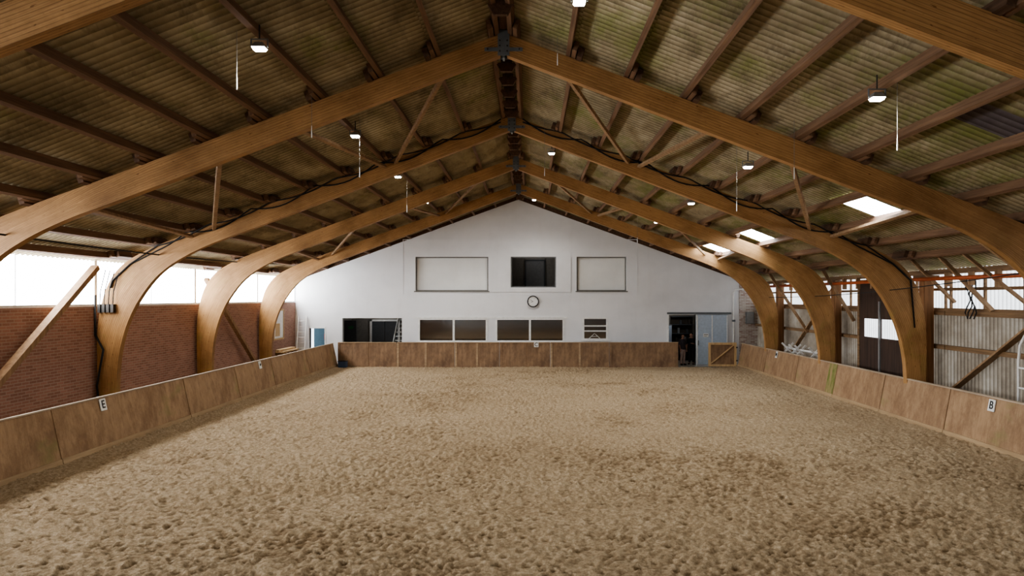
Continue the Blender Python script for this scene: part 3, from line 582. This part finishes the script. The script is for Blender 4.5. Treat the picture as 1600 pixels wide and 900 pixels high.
# ---------------------------------------------------------------- lamps
lp = [(-3.88,10.1,'left row, first and nearest'),(-3.87,15.6,'left row, second'),(-3.9,20.8,'left row, third'),(-3.9,26.4,'left row, fourth'),(-3.95,32.0,'left row, fifth and farthest'),
      (4.93,10.0,'right row, first and nearest'),(4.8,15.5,'right row, second'),(4.88,21.3,'right row, third'),(4.83,26.8,'right row, fourth'),
      (.73,10.4,'near the ridge at the top edge'),(.66,21.4,'near the ridge, middle'),(.2,32.8,'near the ridge before the white gable')]
base = None
def lamp_things(x, y, z, lab):
    t = thing('floodlight', (x,y,z), lab, 'lamp')
    MB().hexa([(x-.10,y-.08,z),(x+.10,y-.08,z),(x+.10,y+.08,z),(x-.10,y+.08,z)],[(x-.06,y-.045,z+.075),(x+.06,y-.045,z+.075),(x+.06,y+.045,z+.075),(x-.06,y+.045,z+.075)]).build('housing', M['alu'], t, bevel=.008)
    MB().hexa([(x-.075,y-.055,z-.035),(x+.075,y-.055,z-.035),(x+.075,y+.055,z-.035),(x-.075,y+.055,z-.035)],[(x-.09,y-.07,z),(x+.09,y-.07,z),(x+.09,y+.07,z),(x-.09,y+.07,z)]).build('lens', M['bulb'], t)
    MB().box(x-.125,x-.112,y-.012,y+.012,z+.01,z+.12).box(x+.112,x+.125,y-.012,y+.012,z+.01,z+.12).box(x-.125,x+.125,y-.012,y+.012,z+.12,z+.133).build('bracket', M['steel'], t)
    MB().tube([(x,y,z+.133),(x,y,z+.33)],.012,6).build('stem', M['darksteel'], t)
    return t
for i, (x,y,nm) in enumerate(lp):
    s = -1 if x < XR else 1; d = abs(x-XR); z = 8.60-SL*d-.36
    lab = 'small square floodlight under the roof, '+nm
    if base is None: base = lamp_things(x,y,z,lab); t = base; 
    else: t = copy_tree(base,(x,y,z),lab)
    t['group'] = 'floodlights under the roof'
    l = bpy.data.lights.new('lamp_light','SPOT'); l.energy = 200; l.spot_size = 2.6; l.spot_blend = .6; l.shadow_soft_size = .12; l.color = (1,.97,.9)
    lo = bpy.data.objects.new('lamp_light', l); col.objects.link(lo); lo.location = (x,y,z-.06)
# hanging cords
hc = [(370,22,140,10.1,'left of the nearest left floodlight'),(562,225,277,15.6,'under the second left floodlight'),(487,140,215,13.0,'in front of the second arch on the left'),
      (636,282,332,20.8,'beside the third left floodlight'),(1402,110,235,10.0,'right of the nearest right floodlight'),(1151,262,330,15.5,'left of the second right floodlight'),
      (1241,200,280,12.9,'in front of the second arch on the right'),(871,45,102,13.0,'just right of the ridge'),(996,352,380,26.8,'beside the fourth right floodlight'),(851,228,275,19.2,'below the ridge at the third arch')]
for (u,vt,vb,Y_,nm) in hc:
    a = at(u,vt,Y_); b = at(u,vb,Y_); s = -1 if a.x < XR else 1; a.z = 8.62-SL*abs(a.x-XR)
    t = thing('hanging_pull_cord', tuple(a), 'thin hanging cord with white end tube, '+nm, 'cord')
    MB().tube([a,(a.x,a.y,b.z+.22)],.004,5).build('cord', M['cord'], t)
    MB().tube([(a.x,a.y,b.z+.22),(a.x,a.y,b.z+.08),(a.x,a.y,b.z)],[.005,.010,.010],6).build('end_tube', M['whitemetal'], t)
def cab(name, pts, r, lab): 
    MB().tube(pts, r, 5).build(name, M['black'], origin=pts[0], smooth=True, label=lab, category='cable')
FC = FY[2]-.11
for s in (-1,1):
    for j, (am, ph, nm) in enumerate(((.22,0,'sagging deepest'),(.12,.6,'sagging less'))):
        pts = []; d = .3
        while d < 9.9: pts.append((XR+s*d, FC-.04*j, 8.50-SL*d-am*abs(math.sin(math.pi*(d-.2+ph)/1.75))-.02*j)); d += .16
        pts += [(XR+s*10.5,FC-.04*j,4.35),(XR+s*10.98,FC-.04*j,3.9)] + ([(XR+s*11.05,FC-.04*j,3.7)] if s < 0 else [(XR+s*11.1,FC,2.6)])
        cab('electric_cable', pts, .02, 'black cable along the %s half of the third arch, %s'%('left' if s<0 else 'right',nm))
def sag(p, q, k, n=24): p = Vector(p); q = Vector(q); return [p.lerp(q,i/n)-Vector((0,0,k*4*(i/n)*(1-i/n))) for i in range(n+1)]
cab('span_wire', sag((-9.95,13.1,4.62),(-10.75,30.9,4.9),.12), .02, 'thin black wire strung between the arches on the left')
cab('span_wire', sag((9.6,13.1,3.95),(10.5,30.9,3.45),.15), .012, 'thin black wire strung between the arches on the right')
cab('conduit', [(-11.97,FC,3.5),(-11.97,FC,2.4),(-11.7,FC-.08,2.0),(-11.9,FC-.04,1.0),(-11.8,FC-.08,.3)], .03, 'black conduit hanging down beside the third arch left leg')
random.seed(5)
for k in range(4):
    x = 11.35-.02*k; y = 18.0+.05*k; pts = [(x,y,4.1)]+[(x+.05*math.sin(i*1.3+k),y+.04*math.cos(i*1.7+k),4.0-.16*i) for i in range(8)]
    MB().tube(pts,.018,5).build('hanging_cable', M['black'], origin=pts[0], label='black cable hanging in a bunch right of the third arch', category='cable', group='hanging cable bunch at the right wall')
sb = thing('cable_junction_box', (-11.5,FC,3.1), 'row of grey junction boxes with cables on the left leg of the third arch', 'junction box')
for k in range(4):
    x = -11.82+.12*k; b_ = MB().box(x-.04,x+.04,FC-.1,FC+.02,3.02,3.25).build('box', M['darksteel'], sb); MB().tube([(x,FC-.05,3.25),(x+.02,FC-.05,3.6),(x+.15,FC-.03,4.2-.03*k)],.014,5).build('cable', M['black'], b_)
# ---------------------------------------------------------------- left aisle things
pf = thing('wall_poster', (-11.98,33.5,1.45), 'framed pale poster hanging on the left brick wall near the ladder', 'poster')
MB().box(-12.0,-11.97,32.95,34.15,1.5,2.8).build('print', M['white'], pf); MB().box(-12.0,-11.95,32.87,32.95,1.42,2.88).box(-12.0,-11.95,34.15,34.23,1.42,2.88).box(-12.0,-11.95,32.95,34.15,1.42,1.5).box(-12.0,-11.95,32.95,34.15,2.8,2.88).build('frame', M['palewood'], pf)
MB().box(-11.97,-11.965,33.1,33.7,1.6,2.2).build('picture_patch', M['palewood'], pf)
ld = thing('ladder', (-11.3,34.9,-.09), 'tall white ladder leaning against the white wall by the brick corner', 'ladder')
for x0, x1 in ((-11.75,-11.9),(-11.35,-11.5)): MB().beam((x0+.1,35.0,-.08),(x1+.1,35.9,2.5),.035,.07).build('side_rail', M['whitemetal'], ld)
for k in range(9): t_ = (k+.6)/9.6; MB().tube([(-11.65-.15*t_,35.0+.9*t_,-.08+2.58*t_),(-11.25-.15*t_,35.0+.9*t_,-.08+2.58*t_)],.018,6).build('rung', M['whitemetal'], ld)
for k in range(5):
    MB().beam((-11.3+.14*(k%3),31.4,1.0+.07*(k//3)),(-11.3+.14*(k%3),33.4,1.0+.07*(k//3)),.12,.06).build('timber_plank', M['palewood'], origin=(-11.3+.14*(k%3),31.4,1.0+.07*(k//3)), label='pale plank lying in the stack beside the left brick wall', category='plank', group='pale planks stacked by the left wall')
st = thing('trestle', (-11.15,32.3,-.09), 'low timber trestle under the pale planks by the left wall', 'trestle')
for y in (31.6,33.1): MB().box(-11.42,-10.9,y-.05,y+.05,.86,.965).build('crossbar', M['brace'], st); MB().box(-11.4,-11.3,y-.04,y+.04,-.09,.86).build('leg', M['brace'], st); MB().box(-11.02,-10.92,y-.04,y+.04,-.09,.86).build('leg', M['brace'], st)
cr = thing('crate', (-9.1,34.25,.05), 'small dark blue crate in the far left corner of the sand', 'crate')
MB().box(-9.3,-8.92,34.1,34.45,.04,.07).build('base', M['blue'], cr)
MB().box(-9.3,-9.27,34.1,34.45,.07,.33).box(-8.95,-8.92,34.1,34.45,.07,.33).box(-9.27,-8.95,34.1,34.13,.07,.33).box(-9.27,-8.95,34.42,34.45,.07,.33).build('wall', M['blue'], cr)
MB().box(-9.32,-9.27,34.08,34.47,.33,.355).box(-8.95,-8.90,34.08,34.47,.33,.355).box(-9.27,-8.95,34.08,34.13,.33,.355).box(-9.27,-8.95,34.42,34.47,.33,.355).build('rim', M['black'], cr)
# ---------------------------------------------------------------- right aisle: white jump parts
def cavaletti(x, y, z, rot, lab):
    t = thing('cavaletti', (x,y,z), lab, 'jump stand'); c = math.cos(rot); s_ = math.sin(rot)
    P = lambda a,b,h: (x+a*c-b*s_, y+a*s_+b*c, z+h)
    for e in (-.6,.6):
        MB().beam(P(e,-.25,.02),P(e,.25,.55),.05,.07).build('cross_arm', M['white'], t); MB().beam(P(e+.06,.25,.02),P(e+.06,-.25,.55),.05,.07).build('cross_arm', M['white'], t)
    MB().tube([P(-.8,0,.36),P(.85,0,.36)],.045,10).build('pole', M['white'], t, smooth=True)
tb = thing('timber_bench', (11.0,29,-.09), 'low brown bench behind the right kickboard under white jump stands', 'bench')
MB().box(10.72,11.36,27.2,30.4,.86,.93).build('top', M['rail'], tb)
for y in (27.5,30.1): 
    for x in (10.78,11.24): MB().box(x,x+.08,y,y+.08,-.09,.86).build('leg', M['rail'], tb)
cavaletti(11.03,27.95,.935,math.pi/2+.08,'nearest white crossed jump stand lying behind the right kickboard')
cavaletti(11.03,29.7,.935,math.pi/2-.12,'second white crossed jump stand piled behind the right kickboard')
jw = thing('jump_wing', (11.0,15.9,-.09), 'slim white curved jump wing at the right picture edge', 'jump stand')
MB().tube([(11.0,15.85,-.05),(11.0,15.85,2.0),(11.0,15.80,2.35),(11.0,15.6,2.65),(11.0,15.3,2.75)],.03,8).build('curved_upright', M['white'], jw, smooth=True)
MB().tube([(11.0,15.3,-.05),(11.0,15.3,2.75)],.03,8).build('upright', M['white'], jw, smooth=True)
for z in (.5,.95,1.4,1.85): MB().tube([(11.0,15.3,z),(11.0,15.85,z)],.022,8).build('crossbar', M['white'], jw)
for y in (15.3,15.85): MB().box(10.75,11.25,y-.04,y+.04,-.09,0).build('foot', M['white'], jw)
hb = thing('white_pipe', (10.5,YW-.12,1.0), 'white pipe bend fixed at the right end of the white wall', 'pipe'); MB().tube([(10.4,YW-.06,-.09),(10.4,YW-.06,3.7),(10.5,YW-.07,3.85),(10.9,YW-.12,3.85)],.045,8).build('pipe', M['whitemetal'], hb); MB().box(10.33,10.47,YW-.13,YW,2.2,2.3).build('clamp', M['steel'], hb)
wb = thing('fuse_box', (11.2,35.9,2.1), 'grey fuse box on the brick return at the far right', 'fuse box'); MB().box(11.0,11.4,35.8,35.95,2.1,2.7).build('body', M['doorgrey'], wb); MB().box(11.03,11.37,35.78,35.8,2.13,2.67).build('door', M['alu'], wb)
# ---------------------------------------------------------------- people
def skinned(name, V, E, R, m, parent, lev=2, roots=(0,)):
    me = bpy.data.meshes.new(name); me.from_pydata(V, E, []); o = bpy.data.objects.new(name, me); col.objects.link(o); o.parent = parent; me.materials.append(m)
    o.modifiers.new('Skin','SKIN'); sv = me.skin_vertices[0].data
    for i, r in enumerate(R): sv[i].radius = (r,r) if not isinstance(r, tuple) else r; sv[i].use_root = i in roots
    o.modifiers['Skin'].use_smooth_shade = True
    sm = o.modifiers.new('Subdivision','SUBSURF'); sm.levels = lev; sm.render_levels = lev; return o
def person(loc, rot, H_, lab, top, legs, longhair, arm=0):
    t = thing('person', loc, lab, 'person'); t.rotation_euler = (0,0,rot); k = H_/1.68
    B = {'pel':(0,0,.92,.125),'sp':(0,.005,1.08,.11),'ch':(0,0,1.25,.125),'uc':(0,.01,1.36,.085),'nk':(0,.012,1.43,.05),'jw':(0,-.012,1.50,.068),'hd':(0,-.005,1.575,.088),'ht':(0,0,1.635,.066)}
    for s_, n in ((-1,'l'),(1,'r')):
        bend = arm if n == 'r' else 0
        B['hp'+n]=(.085*s_,0,.84,.092); B['mt'+n]=(.092*s_,-.005,.66,.078); B['kn'+n]=(.097*s_,-.015,.48,.056); B['cf'+n]=(.10*s_,.015,.34,.056); B['an'+n]=(.105*s_,.02,.09,.038); B['to'+n]=(.125*s_,-.12,.04,.034)
        B['sh'+n]=(.165*s_,.005,1.365,.056); B['ua'+n]=(.20*s_,.015,1.22,.044); B['el'+n]=(.222*s_,.02,1.09,.037)
        B['wr'+n]=((.225-.09*bend)*s_,-.05-.15*bend,.87+.25*bend,.026); B['pa'+n]=((.225-.12*bend)*s_,-.065-.22*bend,.80+.34*bend,.032)
    K = list(B); V = [tuple(c*k for c in B[q][:3]) for q in K]; R = [B[q][3]*k for q in K]; ix = {q:i for i,q in enumerate(K)}
    R[ix['ch']] = (.155*k,.105*k); R[ix['sp']] = (.13*k,.10*k); R[ix['pel']] = (.15*k,.11*k); R[ix['pal']] = R[ix['par']] = (.034*k,.02*k)
    E = [('pel','sp'),('sp','ch'),('ch','uc'),('uc','nk'),('nk','jw'),('jw','hd'),('hd','ht')]
    for n in 'lr': E += [('pel','hp'+n),('hp'+n,'mt'+n),('mt'+n,'kn'+n),('kn'+n,'cf'+n),('cf'+n,'an'+n),('an'+n,'to'+n),('uc','sh'+n),('sh'+n,'ua'+n),('ua'+n,'el'+n),('el'+n,'wr'+n),('wr'+n,'pa'+n)]
    E = [(ix[a],ix[b]) for a,b in E]; roots = [0]
    nz = len(V); V += [(0,-.085*k,1.555*k),(0,-.108*k,1.535*k)]; R += [.012,.010]; E += [(nz,nz+1)]; roots.append(nz)
    for s_ in (-1,1):
        e0 = len(V); V += [(.080*s_*k,.0,1.545*k),(.088*s_*k,.008,1.58*k)]; R += [.012,.014]; E += [(e0,e0+1)]; roots.append(e0)
    for n, s_ in (('l',-1),('r',1)):
        p = Vector(V[ix['pa'+n]]); d = (p-Vector(V[ix['wr'+n]])).normalized()
        for j, L in enumerate((.055,.075,.082,.076,.06)):
            b0 = len(V); off = Vector((-.018*s_ if j == 0 else 0, -.03+.017*j, 0))+d*(-.01 if j == 0 else .015); roots.append(b0)
            cv = Vector((-.012*s_,-.004,0)) if j else Vector((-.01*s_,-.03,0))
            V += [tuple(p+off), tuple(p+off+d*L*.5+cv*.4), tuple(p+off+d*L+cv)]; R += [.009,.0085,.007]; E += [(b0,b0+1),(b0+1,b0+2)]
    skinned('body', V, E, R, M['skin'], t, 2, roots)
    def sub(name, keys, edges, grow, m, extra):
        Vs = [V[ix[q]] for q in keys]; g = lambda r: (r[0]+grow,r[1]+grow) if isinstance(r,tuple) else r+grow
        Rs = [g(R[ix[q]]) for q in keys]; ks = list(keys)
        for nm, p, r in extra: ks.append(nm); Vs.append(tuple(c*k for c in p)); Rs.append((r[0]*k,r[1]*k))
        i2 = {q:i for i,q in enumerate(ks)}; return skinned(name, Vs, [(i2[a],i2[b]) for a,b in edges], Rs, m, t)
    sub('shirt', ['ch','sp','pel','uc','shl','shr','ual','uar','ell','elr'], [('ch','sp'),('sp','pel'),('pel','hem'),('ch','uc'),('uc','shl'),('uc','shr'),('shl','ual'),('shr','uar'),('ual','ell'),('uar','elr')], .022, top, [('hem',(0,0,.80),(.19,.14))])
    sub('trousers', ['pel','hpl','hpr','mtl','mtr','knl','knr','cfl','cfr','anl','anr'], [('wa','pel'),('pel','hpl'),('pel','hpr'),('hpl','mtl'),('hpr','mtr'),('mtl','knl'),('mtr','knr'),('knl','cfl'),('knr','cfr'),('cfl','anl'),('cfr','anr')], .014, legs, [('wa',(0,0,1.0),(.13,.1))])
    for n in 'lr': a = Vector(V[ix['an'+n]]); b = Vector(V[ix['to'+n]]); skinned('shoe', [tuple(a+Vector((0,.03,-.045))),tuple((a+b)/2+Vector((0,0,-.02))),tuple(b+Vector((0,-.02,0)))], [(0,1),(1,2)], [.045,.048,.04], M['black'], t)
    hv = [(0,-.03*k,1.665*k),(0,.015*k,1.66*k),(0,.05*k,1.60*k),(0,.06*k,1.53*k)]; hr = [(.07,.03),(.088,.05),(.092,.06),(.075,.045)]
    if longhair: hv += [(0,.085*k,1.42*k),(0,.125*k,1.28*k)]; hr += [(.08,.04),(.06,.025)]
    skinned('hair', hv, [(i,i+1) for i in range(len(hv)-1)], hr, M['hair'], t)
    def small(nm, q): me = bpy.data.meshes.new(nm); me.from_pydata(q.v, [], q.f); me.materials.append(M['hair']); o = bpy.data.objects.new(nm, me); col.objects.link(o); o.parent = t
    for s_ in (-1,1): small('eye', MB().box(.03*s_*k-.011,.03*s_*k+.011,-.095*k,-.080*k,1.572*k,1.584*k))
    small('mouth', MB().box(-.02,.02,-.086*k,-.07*k,1.502*k,1.508*k))
    return t
person((7.98,36.75,-.09), .5, 1.62, 'person with long dark hair, dark grey top and pale trousers in the right doorway', M['top'], M['trousers'], True, 0)
person((8.5,37.1,-.09), -.5, 1.66, 'person in black shirt with raised hand standing rightmost in the doorway', M['tee'], M['jeans'], False, 1)
# ---------------------------------------------------------------- lights & world
for (x,y,z,e) in ((7.8,37.8,3.0,18),(-8.2,38.4,3.0,16),(-10.9,37,2.9,6),(.3,37.4,6.0,4)):
    l = bpy.data.lights.new('room_light','POINT'); l.energy = e; l.shadow_soft_size = .3; o = bpy.data.objects.new('room_light', l); col.objects.link(o); o.location = (x,y,z)
w = bpy.data.worlds.new('world'); bpy.context.scene.world = w; w.use_nodes = True; nt = w.node_tree; bg = nt.nodes['Background']
bg.inputs['Color'].default_value = (.84,.91,1,1); bg.inputs['Strength'].default_value = 1.5
